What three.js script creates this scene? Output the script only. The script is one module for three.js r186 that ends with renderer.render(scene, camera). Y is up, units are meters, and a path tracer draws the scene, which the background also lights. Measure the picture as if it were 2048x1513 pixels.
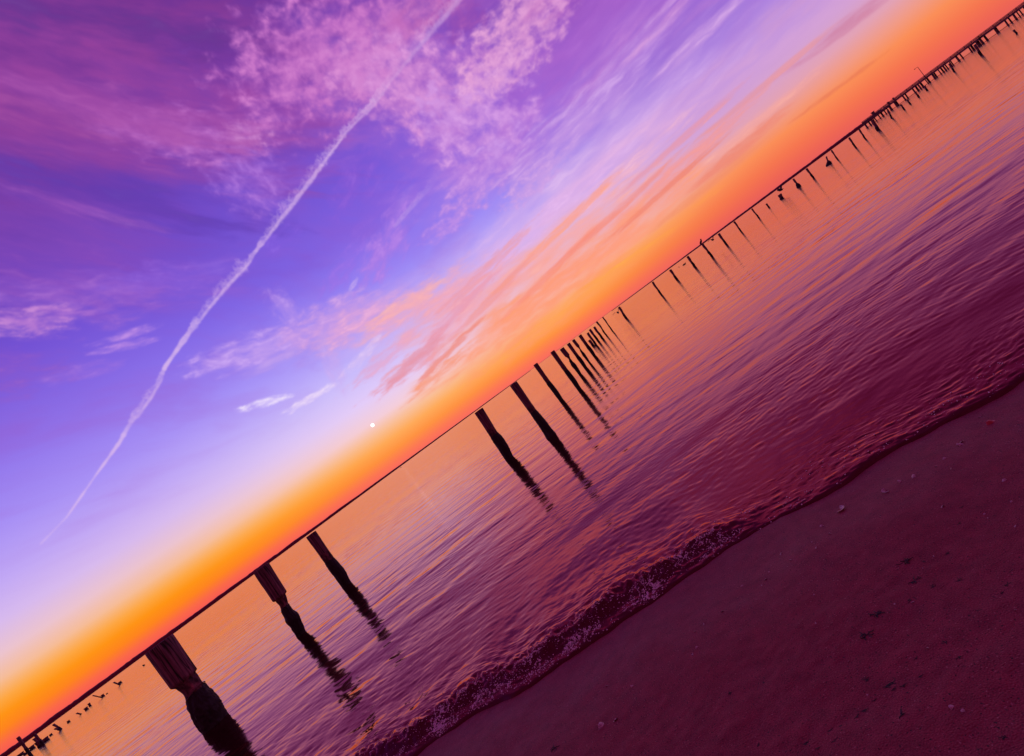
import * as THREE from 'three';
import { mergeGeometries } from 'three/addons/utils/BufferGeometryUtils.js';

// ------------------------------------------------------------------ camera, exposure
const scene = new THREE.Scene();
const camera = new THREE.PerspectiveCamera(66.67, 1024 / 756, 0.05, 12000);
camera.rotation.order = 'YXZ';
camera.position.set(0, 1.15, 0);                       // held at chest height on the sand, rolled over to the right
camera.rotation.set(THREE.MathUtils.degToRad(0.468), 0, THREE.MathUtils.degToRad(-36.35));
const renderer = new THREE.WebGLRenderer({ antialias: true });
renderer.setSize(1024, 756);
renderer.toneMapping = THREE.LinearToneMapping;
renderer.toneMappingExposure = 1.0;
renderer.shadowMap.enabled = true;

// ------------------------------------------------------------------ noise
function rng(seed) { let a = seed >>> 0; return () => { a = (a + 0x6D2B79F5) | 0; let t = Math.imul(a ^ (a >>> 15), 1 | a); t = (t + Math.imul(t ^ (t >>> 7), 61 | t)) ^ t; return ((t ^ (t >>> 14)) >>> 0) / 4294967296; }; }
const PERM = new Uint8Array(512), GX = new Float32Array(256), GY = new Float32Array(256);
{ const r = rng(77), p = [...Array(256).keys()]; for (let i = 255; i > 0; i--) { const j = Math.floor(r() * (i + 1)); [p[i], p[j]] = [p[j], p[i]]; } for (let i = 0; i < 512; i++) PERM[i] = p[i & 255]; for (let i = 0; i < 256; i++) { const a = r() * Math.PI * 2; GX[i] = Math.cos(a); GY[i] = Math.sin(a); } }
function noise(x, y) {                                  // gradient noise, about -1..1
  const xi = Math.floor(x), yi = Math.floor(y), fx = x - xi, fy = y - yi, X = xi & 255, Y = yi & 255;
  const u = fx * fx * fx * (fx * (fx * 6 - 15) + 10), v = fy * fy * fy * (fy * (fy * 6 - 15) + 10);
  const a = PERM[PERM[X] + Y], b = PERM[PERM[X + 1] + Y], c = PERM[PERM[X] + ((Y + 1) & 255)], d = PERM[PERM[X + 1] + ((Y + 1) & 255)];
  const n0 = GX[a] * fx + GY[a] * fy, n1 = GX[b] * (fx - 1) + GY[b] * fy, n2 = GX[c] * fx + GY[c] * (fy - 1), n3 = GX[d] * (fx - 1) + GY[d] * (fy - 1);
  return 1.5 * (n0 + u * (n1 - n0) + v * (n2 + u * (n3 - n2) - n0 - u * (n1 - n0)));
}
function fbm(x, y, o = 4, g = 0.5) { let s = 0, a = 0.5, t = 0; for (let i = 0; i < o; i++) { s += a * noise(x, y); t += a; a *= g; x = x * 2.03 + 17.3; y = y * 2.03 - 9.1; } return s / t; }
const clamp = (x, a = 0, b = 1) => Math.min(b, Math.max(a, x));
const smooth = (a, b, x) => { const t = clamp((x - a) / (b - a)); return t * t * (3 - 2 * t); };
const lerp = (a, b, t) => a + (b - a) * t;
const D2R = Math.PI / 180;
const lin = (c) => { c /= 255; return c <= 0.04045 ? c / 12.92 : ((c + 0.055) / 1.055) ** 2.4; };

// ------------------------------------------------------------------ the dusk sky: air, clouds and a vapour trail, by azimuth (0 = out to sea, right positive) and elevation in degrees
const AIR_LEFT = [[0, 244, 84, 86], [0.8, 251, 104, 72], [1.6, 255, 132, 30], [2.4, 255, 147, 22], [3.3, 254, 166, 66], [4.5, 246, 188, 152], [6, 236, 195, 206], [8, 216, 186, 238], [10.5, 194, 168, 245], [14, 168, 144, 245], [19, 142, 114, 234], [25, 116, 82, 212], [33, 98, 58, 172], [42, 94, 44, 136], [55, 96, 36, 108], [90, 94, 30, 82]];
const AIR_MID = [[0, 249, 106, 94], [0.7, 253, 120, 84], [1.6, 255, 146, 66], [2.7, 255, 170, 90], [3.8, 250, 190, 150], [5, 245, 206, 218], [7, 228, 205, 250], [9.5, 206, 192, 252], [12.5, 180, 164, 251], [16, 152, 132, 244], [21, 126, 100, 228], [28, 108, 78, 206], [35, 104, 60, 174], [43, 98, 46, 140], [55, 98, 38, 110], [90, 94, 30, 82]];
const AIR_RIGHT = [[0, 230, 92, 90], [0.9, 239, 102, 84], [2, 246, 118, 80], [3.4, 251, 142, 88], [4.6, 242, 154, 132], [6, 227, 162, 180], [8, 212, 161, 210], [10, 196, 152, 224], [12.5, 170, 130, 224], [15, 152, 106, 212], [19, 156, 94, 204], [25, 146, 74, 174], [33, 118, 58, 150], [42, 102, 46, 128], [55, 98, 38, 108], [90, 94, 30, 82]];
const AIR_BACK = [[0, 158, 60, 76], [3, 160, 62, 80], [8, 148, 60, 88], [15, 130, 52, 92], [25, 112, 44, 92], [40, 100, 36, 88], [60, 96, 32, 84], [90, 94, 30, 82]];
function ramp(stops, el, out) { let i = 0; while (i < stops.length - 2 && stops[i + 1][0] < el) i++; const a = stops[i], b = stops[i + 1], t = clamp((el - a[0]) / (b[0] - a[0])); for (let k = 0; k < 3; k++) out[k] = lerp(a[k + 1], b[k + 1], t); return out; }
const ROUND = [[-180, AIR_BACK], [-125, AIR_BACK], [-72, AIR_LEFT], [-36, AIR_LEFT], [-10, AIR_MID], [6, AIR_MID], [32, AIR_RIGHT], [72, AIR_RIGHT], [125, AIR_BACK], [180, AIR_BACK]];
// each bank of cloud: azimuth, elevation, half length and half width (degrees), slant, colour, thickness, grain along and across, ragged edge, softness
const BANKS = [
  [17, 12.2, 14, 2.6, 3, [230, 190, 236], 0.75, 0.1, 0.5, 0.7, 1.4], [6, 8, 15, 2.6, 3, [246, 172, 176], 0.7, 0.1, 0.5, 0.7, 1.4],
  [11, 18.5, 10, 4.2, -12, [186, 132, 224], 0.85, 0.14, 0.35, 0.8, 1.5], [3, 21, 9, 2.6, 14, [146, 98, 218], 0.6, 0.15, 0.5, 0.8, 1.5], [-11, 14.6, 10, 2.2, -8, [200, 160, 232], 0.7, 0.15, 0.5, 0.8, 1.5], [26, 16.5, 12, 2.6, 3, [190, 140, 224], 0.7, 0.1, 0.6, 0.7, 1.5],
  [-20, 36, 22, 2.2, -38, [150, 72, 170], 0.6, 0.08, 0.7, 0.9, 1.4], [-14, 43, 16, 2.0, -30, [150, 66, 156], 0.6, 0.1, 0.7, 0.9, 1.4], [-27, 27, 12, 1.8, -28, [160, 98, 206], 0.55, 0.12, 0.6, 0.9, 1.4], [-18, 24.5, 9, 1.4, -20, [140, 96, 216], 0.5, 0.15, 0.6, 0.9, 1.4], [-4, 27, 8, 1.6, -25, [140, 88, 208], 0.5, 0.15, 0.6, 0.9, 1.4],
  [-16, 40, 20, 7, -36, [146, 64, 158], 0.8, 0.1, 0.4, 0.8, 1.9], [-27, 34, 14, 4, -42, [140, 72, 178], 0.6, 0.1, 0.5, 0.8, 1.9], [10, 27, 16, 6, -25, [190, 112, 206], 0.75, 0.15, 0.3, 0.8, 1.9], [22, 19, 16, 4, 4, [182, 120, 216], 0.7, 0.1, 0.5, 0.7, 1.9], [13, 33, 14.00, 5.00, -8, [178, 90, 180], 0.80, 0.12, 0.3, 0.7, 1.90], [-14, 37, 16.00, 5.00, -34, [154, 70, 164], 0.70, 0.12, 0.35, 0.7, 1.90], [6, 30, 16.00, 8.00, -25, [172, 92, 190], 0.85, 0.1, 0.2, 0.5, 2.20], [12, 21, 12.00, 5.50, -30, [178, 108, 212], 0.80, 0.12, 0.2, 0.5, 2.00], [22, 22, 16.00, 5.00, 0, [166, 90, 196], 0.60, 0.1, 0.25, 0.5, 2.20], [-24, 29, 18.00, 6.00, -30, [128, 74, 192], 0.60, 0.1, 0.3, 0.6, 2.20], [-8, 37, 20.00, 7.00, -30, [134, 62, 160], 0.60, 0.1, 0.3, 0.6, 2.20],
  [18, 13, 18.00, 3.40, 3, [206, 164, 232], 0.75, 0.08, 0.4, 0.5, 2.00], [0, 12, 15.00, 3.20, 0, [220, 176, 232], 0.70, 0.1, 0.35, 0.5, 2.00], [-12, 16, 12.00, 2.60, -8, [176, 140, 236], 0.60, 0.12, 0.4, 0.6, 2.00], [2, 17.5, 9.00, 2.40, 8, [158, 114, 226], 0.60, 0.15, 0.4, 0.6, 1.90], [32, 12, 16.00, 3.50, 0, [186, 136, 218], 0.50, 0.08, 0.4, 0.5, 2.00],
  [-14, 39, 16.80, 7.50, -38, [158, 70, 160], 0.77, 0.16, 0.42, 0.9, 1.89], [-4, 42, 14.56, 6.25, -25, [142, 60, 146], 0.61, 0.18, 0.5, 0.9, 1.89], [-27, 40, 11.20, 6.25, -40, [140, 60, 150], 0.56, 0.15, 0.5, 0.9, 2.03],
  [-11, 33.4, 7.28, 2.38, -33, [190, 112, 202], 0.77, 0.4, 0.9, 1.0, 1.30], [-6.9, 31.8, 2.24, 1.38, -30, [212, 146, 216], 0.87, 1.0, 1.3, 0.8, 1.16], [-9.4, 28.7, 3.58, 3.00, -60, [178, 118, 220], 0.61, 0.5, 0.7, 0.9, 1.30],
  [-14.5, 35.6, 5.04, 1.62, -38, [180, 94, 184], 0.61, 0.5, 1.0, 0.9, 1.30], [-24, 33, 6.16, 0.69, -45, [154, 84, 184], 0.61, 0.25, 1.6, 0.7, 1.30], [-21.5, 31, 5.04, 0.50, -42, [156, 92, 194], 0.61, 0.25, 1.6, 0.7, 1.30], [-30, 30, 8.96, 3.75, -38, [138, 74, 184], 0.56, 0.2, 0.7, 0.9, 1.74],
  [-9, 40.8, 14, 2.0, -32, [98, 50, 144], 0.75, 0.12, 0.5, 1.0, 1.2], [-21, 32.5, 13, 2.2, -42, [94, 58, 172], 0.65, 0.1, 0.5, 0.9, 1.3], [-15, 37, 15, 1.9, -37, [166, 80, 170], 0.75, 0.12, 0.6, 1.1, 1.1], [-3, 36, 7, 1.6, -35, [112, 54, 158], 0.6, 0.2, 0.5, 1.0, 1.2], [16.9, 28, 2.6, 1.2, -10, [146, 74, 176], 0.7, 0.5, 0.7, 1.1, 0.9], [-25, 41, 9, 1.6, -42, [160, 74, 160], 0.6, 0.15, 0.6, 1.0, 1.2],
  [12.5, 31.4, 6.72, 2.25, -8, [206, 124, 198], 0.77, 0.5, 0.8, 1.0, 1.16], [23, 25.6, 5.60, 2.38, -2, [224, 156, 210], 0.82, 0.5, 0.9, 1.0, 1.30], [3.6, 33.2, 8.96, 5.25, -12, [198, 114, 198], 0.97, 0.42, 0.5, 1.1, 1.09], [6.5, 30.4, 5.04, 2.88, -15, [212, 134, 208], 0.82, 0.6, 0.7, 1.0, 1.16], [9.8, 26.6, 6.05, 4.75, -50, [214, 142, 214], 0.94, 0.45, 0.5, 1.0, 1.16], [12, 21.8, 6.27, 4.25, -30, [206, 146, 224], 0.94, 0.5, 0.6, 1.1, 1.09],
  [19.6, 24.4, 6.27, 2.88, -6, [222, 154, 212], 0.92, 0.55, 0.8, 1.1, 1.09], [16.5, 23.2, 4.93, 1.50, -12, [226, 162, 218], 0.71, 0.9, 1.1, 1.0, 1.01], [20, 30.5, 8.96, 3.25, -8, [186, 96, 178], 0.71, 0.35, 0.6, 1.0, 1.45], [30, 25, 8.96, 3.25, 0, [176, 88, 180], 0.51, 0.25, 0.7, 0.9, 1.59], [9.6, 17.6, 6.16, 2.12, 8, [196, 142, 226], 0.87, 0.6, 1.0, 1.1, 1.09], [13.3, 14.4, 3.81, 1.38, 4, [206, 158, 228], 0.82, 0.8, 1.2, 1.0, 1.01],
  [20, 16.2, 10.64, 2.12, 3, [200, 154, 228], 0.90, 0.2, 1.3, 0.9, 1.30], [26, 18, 8.96, 1.25, 5, [184, 118, 210], 0.61, 0.2, 1.5, 0.8, 1.45], [31.7, 14.0, 5.60, 0.69, 0, [204, 156, 226], 0.92, 0.18, 1.8, 0.5, 1.16], [29.6, 16.8, 4.48, 0.56, 1, [206, 146, 218], 0.82, 0.18, 1.8, 0.5, 1.16], [38, 15.4, 6.72, 0.88, -2, [188, 122, 208], 0.71, 0.2, 1.5, 0.7, 1.30],
  [24, 11.4, 13.44, 2.25, 2, [214, 172, 234], 0.82, 0.12, 0.9, 0.7, 1.74], [34, 9.6, 15.68, 2.50, -2, [216, 164, 216], 0.77, 0.12, 0.9, 0.7, 1.89], [40, 6.9, 5.60, 0.56, -4, [204, 126, 162], 0.77, 0.2, 2.0, 0.5, 1.16], [44, 10.5, 10.08, 1.50, -2, [206, 150, 204], 0.61, 0.15, 1.0, 0.8, 1.74],
  [-18.7, 16.7, 6.05, 1.56, -14, [194, 156, 238], 0.87, 0.35, 1.0, 1.0, 1.16], [-11.2, 15.2, 5.60, 2.12, -8, [202, 154, 228], 0.87, 0.4, 0.9, 1.0, 1.16], [-13.9, 18.4, 1.23, 2.50, 8, [186, 146, 234], 0.71, 0.8, 0.6, 0.9, 1.16], [-2.4, 17.9, 4.93, 1.75, 24, [178, 124, 228], 0.77, 0.4, 0.9, 1.0, 1.16], [3.4, 16.0, 2.91, 1.00, -6, [188, 138, 230], 0.77, 0.6, 1.2, 0.9, 1.16], [-7, 18.4, 3.92, 1.12, 20, [158, 110, 228], 0.61, 0.5, 1.2, 0.9, 1.30],
  [-8.5, 13.2, 6.94, 1.88, -8, [228, 166, 214], 0.87, 0.3, 1.0, 0.9, 1.30], [-2.8, 11.9, 7.84, 1.75, -4, [238, 168, 192], 0.90, 0.25, 1.0, 0.9, 1.30], [0.5, 9.6, 8.40, 2.00, -2, [242, 164, 176], 0.90, 0.22, 1.0, 0.9, 1.30], [-6.2, 7.4, 6.50, 1.12, 3, [234, 152, 170], 0.82, 0.3, 1.5, 1.1, 1.16], [-9, 9.4, 4.70, 0.88, 6, [226, 164, 206], 0.71, 0.35, 1.6, 1.1, 1.16], [-5.4, 5.2, 5.04, 0.62, 4, [244, 146, 116], 0.71, 0.3, 2.0, 1.0, 1.16],
  [9, 5.6, 16.00, 3.60, 1, [255, 158, 128], 0.85, 0.1, 0.5, 0.5, 1.70], [2, 9.5, 14.00, 2.60, 0, [240, 172, 198], 0.75, 0.1, 0.6, 0.6, 1.70], [20, 10.5, 13.00, 2.20, 1, [230, 176, 220], 0.70, 0.08, 0.6, 0.6, 1.70], [7, 4.8, 15.68, 3.25, 2, [255, 150, 112], 0.92, 0.14, 0.8, 0.7, 1.59], [17, 5.4, 12.32, 1.62, 1, [255, 152, 120], 0.87, 0.14, 1.2, 0.7, 1.45], [14, 8.3, 12.32, 1.88, 0, [250, 168, 164], 0.82, 0.16, 1.2, 0.8, 1.45], [20, 9.6, 8.96, 1.00, 1, [240, 180, 208], 0.77, 0.18, 1.6, 0.8, 1.30], [12, 10.9, 10.08, 1.38, 2, [226, 178, 234], 0.71, 0.2, 1.4, 0.9, 1.30], [25, 6.9, 8.96, 0.75, 2, [246, 150, 146], 0.82, 0.18, 1.8, 0.7, 1.30], [13, 3.0, 13.44, 0.88, 0, [255, 158, 72], 0.71, 0.12, 1.4, 0.6, 1.45],
  [-6.5, 7.6, 5.5, 0.55, 8, [226, 144, 166], 0.6, 0.25, 1.4, 1.2, 0.7], [-1, 8.9, 6, 0.5, 8, [232, 150, 174], 0.6, 0.2, 1.5, 1.1, 0.7], [-3.5, 6.3, 4.5, 0.4, 9, [238, 138, 128], 0.8, 0.25, 1.6, 1.1, 0.7], [4, 10.6, 7, 0.5, 7, [236, 156, 172], 0.75, 0.18, 1.5, 1.0, 0.7], [-4, 12.4, 5, 0.7, -4, [250, 176, 178], 0.75, 0.25, 1.0, 1.1, 0.8], [12, 9.2, 9, 0.4, 6, [254, 160, 138], 0.8, 0.12, 1.8, 0.8, 0.7],
  [17, 7.2, 9, 0.35, 4, [246, 138, 122], 0.75, 0.1, 1.8, 0.6, 0.8], [22, 6.0, 8, 0.3, 3, [240, 128, 108], 0.75, 0.1, 2.0, 0.6, 0.8], [10, 6.6, 8, 0.4, 7, [250, 142, 122], 0.7, 0.12, 1.6, 0.7, 0.8], [26, 8.6, 8, 0.35, 2, [236, 148, 160], 0.65, 0.1, 1.8, 0.6, 0.8], [33, 7.6, 7, 0.3, -1, [232, 146, 150], 0.6, 0.1, 1.8, 0.6, 0.8], [3, 8, 6, 0.45, 9, [240, 150, 150], 0.65, 0.15, 1.5, 0.8, 0.8], [35, 17.6, 6, 0.35, 0, [212, 160, 226], 0.7, 0.12, 2.0, 0.5, 0.7],
  [28.6, 4.7, 5.60, 0.62, 2, [238, 134, 116], 0.87, 0.2, 2.0, 0.5, 1.01], [25.5, 3.9, 6.72, 0.38, 1, [240, 138, 104], 0.61, 0.2, 2.4, 0.6, 1.16], [31, 5.6, 6.72, 0.50, 1, [252, 172, 160], 0.61, 0.2, 2.2, 0.7, 1.16], [37, 3.6, 4.48, 0.20, -3, [226, 112, 84], 0.61, 0.3, 2.0, 0.5, 1.01],
  [-20.4, 12.1, 2.69, 0.47, -17, [232, 216, 252], 0.87, 0.6, 1.6, 0.8, 1.01], [-17, 10.2, 3.25, 0.43, -3, [234, 214, 248], 0.82, 0.6, 1.6, 0.8, 1.01], [-13.4, 11.6, 1.01, 3.25, -14, [206, 168, 236], 0.56, 0.9, 0.4, 0.6, 1.45], [-10.5, 10.8, 3.36, 0.50, 12, [230, 200, 240], 0.61, 0.5, 1.6, 0.9, 1.16],
  [-31.6, 26.5, 3.36, 1.38, -16, [204, 138, 212], 0.82, 0.5, 1.2, 1.0, 1.16], [-28.4, 26.4, 6.16, 2.38, -20, [168, 106, 206], 0.61, 0.3, 0.8, 1.0, 1.45], [-26.3, 22.7, 2.91, 0.45, -10, [198, 144, 228], 0.71, 0.4, 1.8, 0.7, 1.16], [-27, 22.0, 2.69, 0.43, -14, [196, 142, 228], 0.71, 0.4, 1.8, 0.7, 1.16], [-21.5, 25.4, 4.48, 1.62, -26, [142, 94, 214], 0.56, 0.4, 0.9, 0.9, 1.30], [-31, 21.7, 3.36, 0.75, -14, [160, 112, 220], 0.61, 0.4, 1.2, 0.8, 1.30], [-36, 23.8, 5.60, 2.00, -18, [148, 88, 196], 0.61, 0.3, 0.9, 0.9, 1.59], [-10.6, 23.4, 3.58, 1.12, 10, [134, 92, 222], 0.51, 0.4, 0.9, 0.9, 1.45], [-1, 24, 4.48, 1.62, 20, [146, 92, 214], 0.51, 0.4, 0.8, 1.0, 1.45], [22, 21, 8.96, 3.00, 4, [166, 96, 204], 0.51, 0.2, 0.9, 0.9, 1.74],
].map(([az, el, a, b, s, col, op, fa, fb, rag, soft], i) => ({ az, el, a, b, c: Math.cos(s * D2R), s: Math.sin(s * D2R), k: Math.cos(el * D2R), col, op, fa, fb, rag, soft, off: i * 31.7, reach: Math.max(a, b) * 1.7 }));
// the vapour trail: azimuth, elevation, half width, thickness
const TRAIL = [[-39.8, 11.4, 0.07, 0.39], [-37.6, 12.2, 0.08, 0.72], [-34.4, 14.0, 0.10, 0.83], [-31.7, 15.4, 0.15, 0.83], [-30.2, 16.4, 0.26, 0.83], [-28.4, 17.3, 0.39, 0.83], [-26.4, 18.4, 0.31, 0.88], [-25.4, 19.1, 0.16, 0.94], [-21.6, 20.9, 0.28, 0.94], [-19.5, 21.8, 0.38, 0.88], [-17, 22.7, 0.47, 0.83], [-14.6, 23.3, 0.43, 0.88], [-12.8, 23.8, 0.19, 0.99], [-10.6, 24.7, 0.43, 0.88], [-9.1, 25.2, 0.51, 0.88], [-4.4, 26.6, 0.58, 0.90], [-1, 27.4, 0.39, 0.97], [1.1, 27.9, 0.34, 0.94], [5.3, 28.3, 0.31, 0.88], [7.6, 28.8, 0.34, 0.33], [10, 29.2, 0.46, 0.33], [13, 29.6, 0.58, 0.55], [17.1, 29.9, 0.65, 0.61], [24, 30.4, 0.93, 0.55], [40, 30, 1.30, 0.33]];
const SCRAPS = [[-7.8, 16.5, 0.15, 0.7], [-7.1, 16.8, 0.3, 0.9], [-6.4, 17.05, 0.1, 0.4], [-0.6, 18.9, 0.2, 0.25], [0.8, 19.2, 0.26, 0.5], [2.3, 19.5, 0.3, 0.4], [5.5, 20.1, 0.4, 0.12], [8, 20.6, 0.4, 0.0]];
function alongTrail(P, az, el) {                        // [distance across / half width, where along, thickness] of the nearest stretch
  let best = 9, at = 0, th = 0, side = 0, wd = 1;
  for (let i = 0; i < P.length - 1; i++) {
    const a = P[i], b = P[i + 1], k = Math.cos((a[1] + b[1]) * 0.5 * D2R), dx = (b[0] - a[0]) * k, dy = b[1] - a[1], px = (az - a[0]) * k, py = el - a[1], L = dx * dx + dy * dy, t = clamp((px * dx + py * dy) / L);
    const ex = px - t * dx, ey = py - t * dy, w = lerp(a[2], b[2], t), d = Math.hypot(ex, ey) / w;
    if (d < best) { best = d; at = i + t; th = lerp(a[3], b[3], t); side = Math.sign(dx * py - dy * px) * d; wd = w; }
  }
  return [best, at, th, side, wd];
}
function skyColour(az, el, out) {
  let i = 0; while (i < ROUND.length - 2 && ROUND[i + 1][0] < az) i++;
  const t = smooth(ROUND[i][0], ROUND[i + 1][0], az), A = ramp(ROUND[i][1], el, [0, 0, 0]), B = ROUND[i][1] === ROUND[i + 1][1] ? A : ramp(ROUND[i + 1][1], el, [0, 0, 0]);
  for (let k = 0; k < 3; k++) out[k] = lerp(A[k], B[k], t);
  const over = (c, a) => { for (let k = 0; k < 3; k++) out[k] += (c[k] - out[k]) * a; };
  // thin high veil, drawn out along the wind, all round the sky
  if (el > 5) {
    const r = 1 / Math.tan(Math.max(el, 5) * D2R), x = r * Math.sin(az * D2R), z = r * Math.cos(az * D2R), fade = smooth(6, 22, el);
    const wx = x + 0.12 * noise(x * 1.2 + 3, z * 1.2), wz = z + 0.12 * noise(x * 1.2, z * 1.2 + 7);
    const v = smooth(-0.15, 0.65, fbm(wx * 2.1 + 11, wz * 0.8 + 5, 5, 0.55)), st = smooth(-0.1, 0.6, fbm(wx * 5 - 3, wz * 1.1 + 9, 5, 0.6));
    const back = smooth(55, 110, Math.abs(az)), c = [lerp(160, 176, back), lerp(86, 92, back), lerp(190, 150, back)], g = smooth(24, 42, el);
    over([lerp(c[0], 148, g), lerp(c[1], 62, g), lerp(c[2], 148, g)], fade * (0.36 * v + 0.12 * st));
  }
  if (el < 60 && Math.abs(az) < 62) for (const b of BANKS) {
    const dx = (az - b.az) * b.k, dy = el - b.el;
    if (dx > b.reach || dx < -b.reach || dy > b.reach || dy < -b.reach) continue;
    const x = dx * b.c + dy * b.s, y = -dx * b.s + dy * b.c, q = (x * x) / (b.a * b.a) + (y * y) / (b.b * b.b);
    if (q > 2.6) continue;
    const wx = x + 0.3 * noise(x * 0.6 + b.off, y * 0.6), wy = y + 0.2 * noise(x * 0.6, y * 0.8 + b.off);
    const n = fbm(wx * b.fa * 1.35 + b.off, wy * b.fb * 1.45 - b.off, 6, 0.52), f = fbm(wx * b.fa * 4.6 - b.off, wy * b.fb * 5 + b.off, 4, 0.52);
    const m = smooth(-0.15, b.soft * 1.0, 1 - q + 1.3 * b.rag * n + 0.2 * b.rag * f);
    if (m <= 0) continue;
    over(b.col, b.op * m * clamp(0.82 + 0.5 * n + 0.22 * f));
    const lit = m * m * smooth(0.0, 0.75, n + 0.45 * f) * 0.55; if (b.soft < 1.8 && lit > 0) over([Math.min(255, b.col[0] + 22), Math.min(255, b.col[1] + 26), Math.min(255, b.col[2] + 14)], b.op * lit);
  }
  if (el > 10 && el < 33 && az > -42 && az < 42) for (const [P, seed] of [[TRAIL, 3], [SCRAPS, 90]]) {
    const [d, at, th, side, wd] = alongTrail(P, az, el);
    if (d < 1.9 && (P === TRAIL || Math.floor(at) !== 2)) {
      const lumpy = P === TRAIL ? noise(at * 1.7, 3.3) + 0.6 * noise(at * 4.9, 8.1) : 0, n = fbm(az * 1.1 + seed, el * 1.1, 3, 0.55), f = fbm(az * 2.4 + seed, el * 2.4, 5, 0.65), puff = P === TRAIL ? smooth(0.17, 0.4, wd) : 0.6;
      const bulge = side > 0 ? 1.1 * n + 1.1 * f : 0.2 * n, body = smooth(1.0, 0.5, d * (1 - 0.4 * lumpy) + bulge * puff) * clamp(0.9 + 0.4 * lumpy), rim = smooth(0.5, 0.12, Math.abs(side + 0.5 + 0.2 * n)) * puff;
      over([230, 194, 236], clamp(th * Math.max(body * lerp(0.82, clamp(0.34 + 0.8 * f + 0.25 * n), puff), 0.78 * rim * (0.9 + 0.4 * f))));
    }
  }
  return out;
}
const SKY_W = 4096, SKY_H = 2048, skyData = new Float32Array(SKY_W * SKY_H * 4);
{
  const c = [0, 0, 0], from = SKY_H / 2;
  for (let row = from; row < SKY_H; row++) {
    const el = ((row + 0.5) / SKY_H - 0.5) * 180;
    for (let col = 0; col < SKY_W; col++) {
      const ang = ((col + 0.5) / SKY_W - 0.5) * 360;    // direction (cos, sin) in x, z
      let az = ang + 90; if (az > 180) az -= 360;
      skyColour(az, el, c);
      const p = (row * SKY_W + col) * 4;
      skyData[p] = lin(c[0]); skyData[p + 1] = lin(c[1]); skyData[p + 2] = lin(c[2]); skyData[p + 3] = 1;
    }
  }
  for (let p = 0; p < from * SKY_W * 4; p += 4) { skyData[p] = 0.1; skyData[p + 1] = 0.03; skyData[p + 2] = 0.05; skyData[p + 3] = 1; }
}
const sky = new THREE.DataTexture(skyData, SKY_W, SKY_H, THREE.RGBAFormat, THREE.FloatType);
sky.mapping = THREE.EquirectangularReflectionMapping; sky.colorSpace = THREE.LinearSRGBColorSpace; sky.magFilter = THREE.LinearFilter; sky.minFilter = THREE.LinearFilter; sky.needsUpdate = true;
scene.background = sky; scene.environment = sky;

// the sun has just gone under the far shore, left of the piles: only its faint, very wide afterglow is left
const sun = new THREE.DirectionalLight(new THREE.Color(1, 0.42, 0.2), 0.05);
sun.position.set(-42, 6, -100); sun.target.position.set(0, 0, 0);
sun.castShadow = true; sun.shadow.radius = 130; sun.shadow.mapSize.set(2048, 2048);
Object.assign(sun.shadow.camera, { left: -90, right: 90, top: 60, bottom: -60, near: 1, far: 400 });
scene.add(sun, sun.target);
console.log('sky done');

// ------------------------------------------------------------------ helpers
const taken = new Map();
function numbered(name) { const n = taken.get(name) ?? 0; taken.set(name, n + 1); return n ? `${name}_${String(n).padStart(3, '0')}` : name; }
function shade(o) { o.traverse((m) => { if (m.isMesh) { m.castShadow = true; m.receiveShadow = true; } }); return o; }
function mesh(name, geometry, material, parent) { const m = new THREE.Mesh(geometry, material); m.name = parent && parent !== scene ? name : numbered(name); m.castShadow = m.receiveShadow = true; (parent ?? scene).add(m); return m; }
function tag(o, label, category, group) { o.userData.label = label; o.userData.category = category; if (group) o.userData.group = group; return o; }
function structure(o, label) { o.userData.kind = 'structure'; if (label) o.userData.label = label; return o; }
function thing(name, label, category, x, y, z, group) { const g = new THREE.Group(); g.name = numbered(name); g.position.set(x, y, z); scene.add(g); return tag(g, label, category, group); }
function floatTexture(w, h, fn, repeat = true) { const d = new Float32Array(w * h * 4); for (let j = 0; j < h; j++) for (let i = 0; i < w; i++) { const v = fn(i / w, j / h), p = (j * w + i) * 4; d[p] = d[p + 1] = d[p + 2] = v; d[p + 3] = 1; } const t = new THREE.DataTexture(d, w, h, THREE.RGBAFormat, THREE.FloatType); t.magFilter = t.minFilter = THREE.LinearFilter; t.wrapS = t.wrapT = repeat ? THREE.RepeatWrapping : THREE.ClampToEdgeWrapping; t.needsUpdate = true; return t; }
function colourTexture(w, h, fn) { const d = new Uint8Array(w * h * 4), c = [0, 0, 0]; for (let j = 0; j < h; j++) for (let i = 0; i < w; i++) { fn(i / w, j / h, c); const p = (j * w + i) * 4; for (let k = 0; k < 3; k++) d[p + k] = clamp(c[k], 0, 255); d[p + 3] = 255; } const t = new THREE.DataTexture(d, w, h); t.colorSpace = THREE.SRGBColorSpace; t.magFilter = t.minFilter = THREE.LinearFilter; t.wrapS = t.wrapT = THREE.RepeatWrapping; t.needsUpdate = true; return t; }
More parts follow.
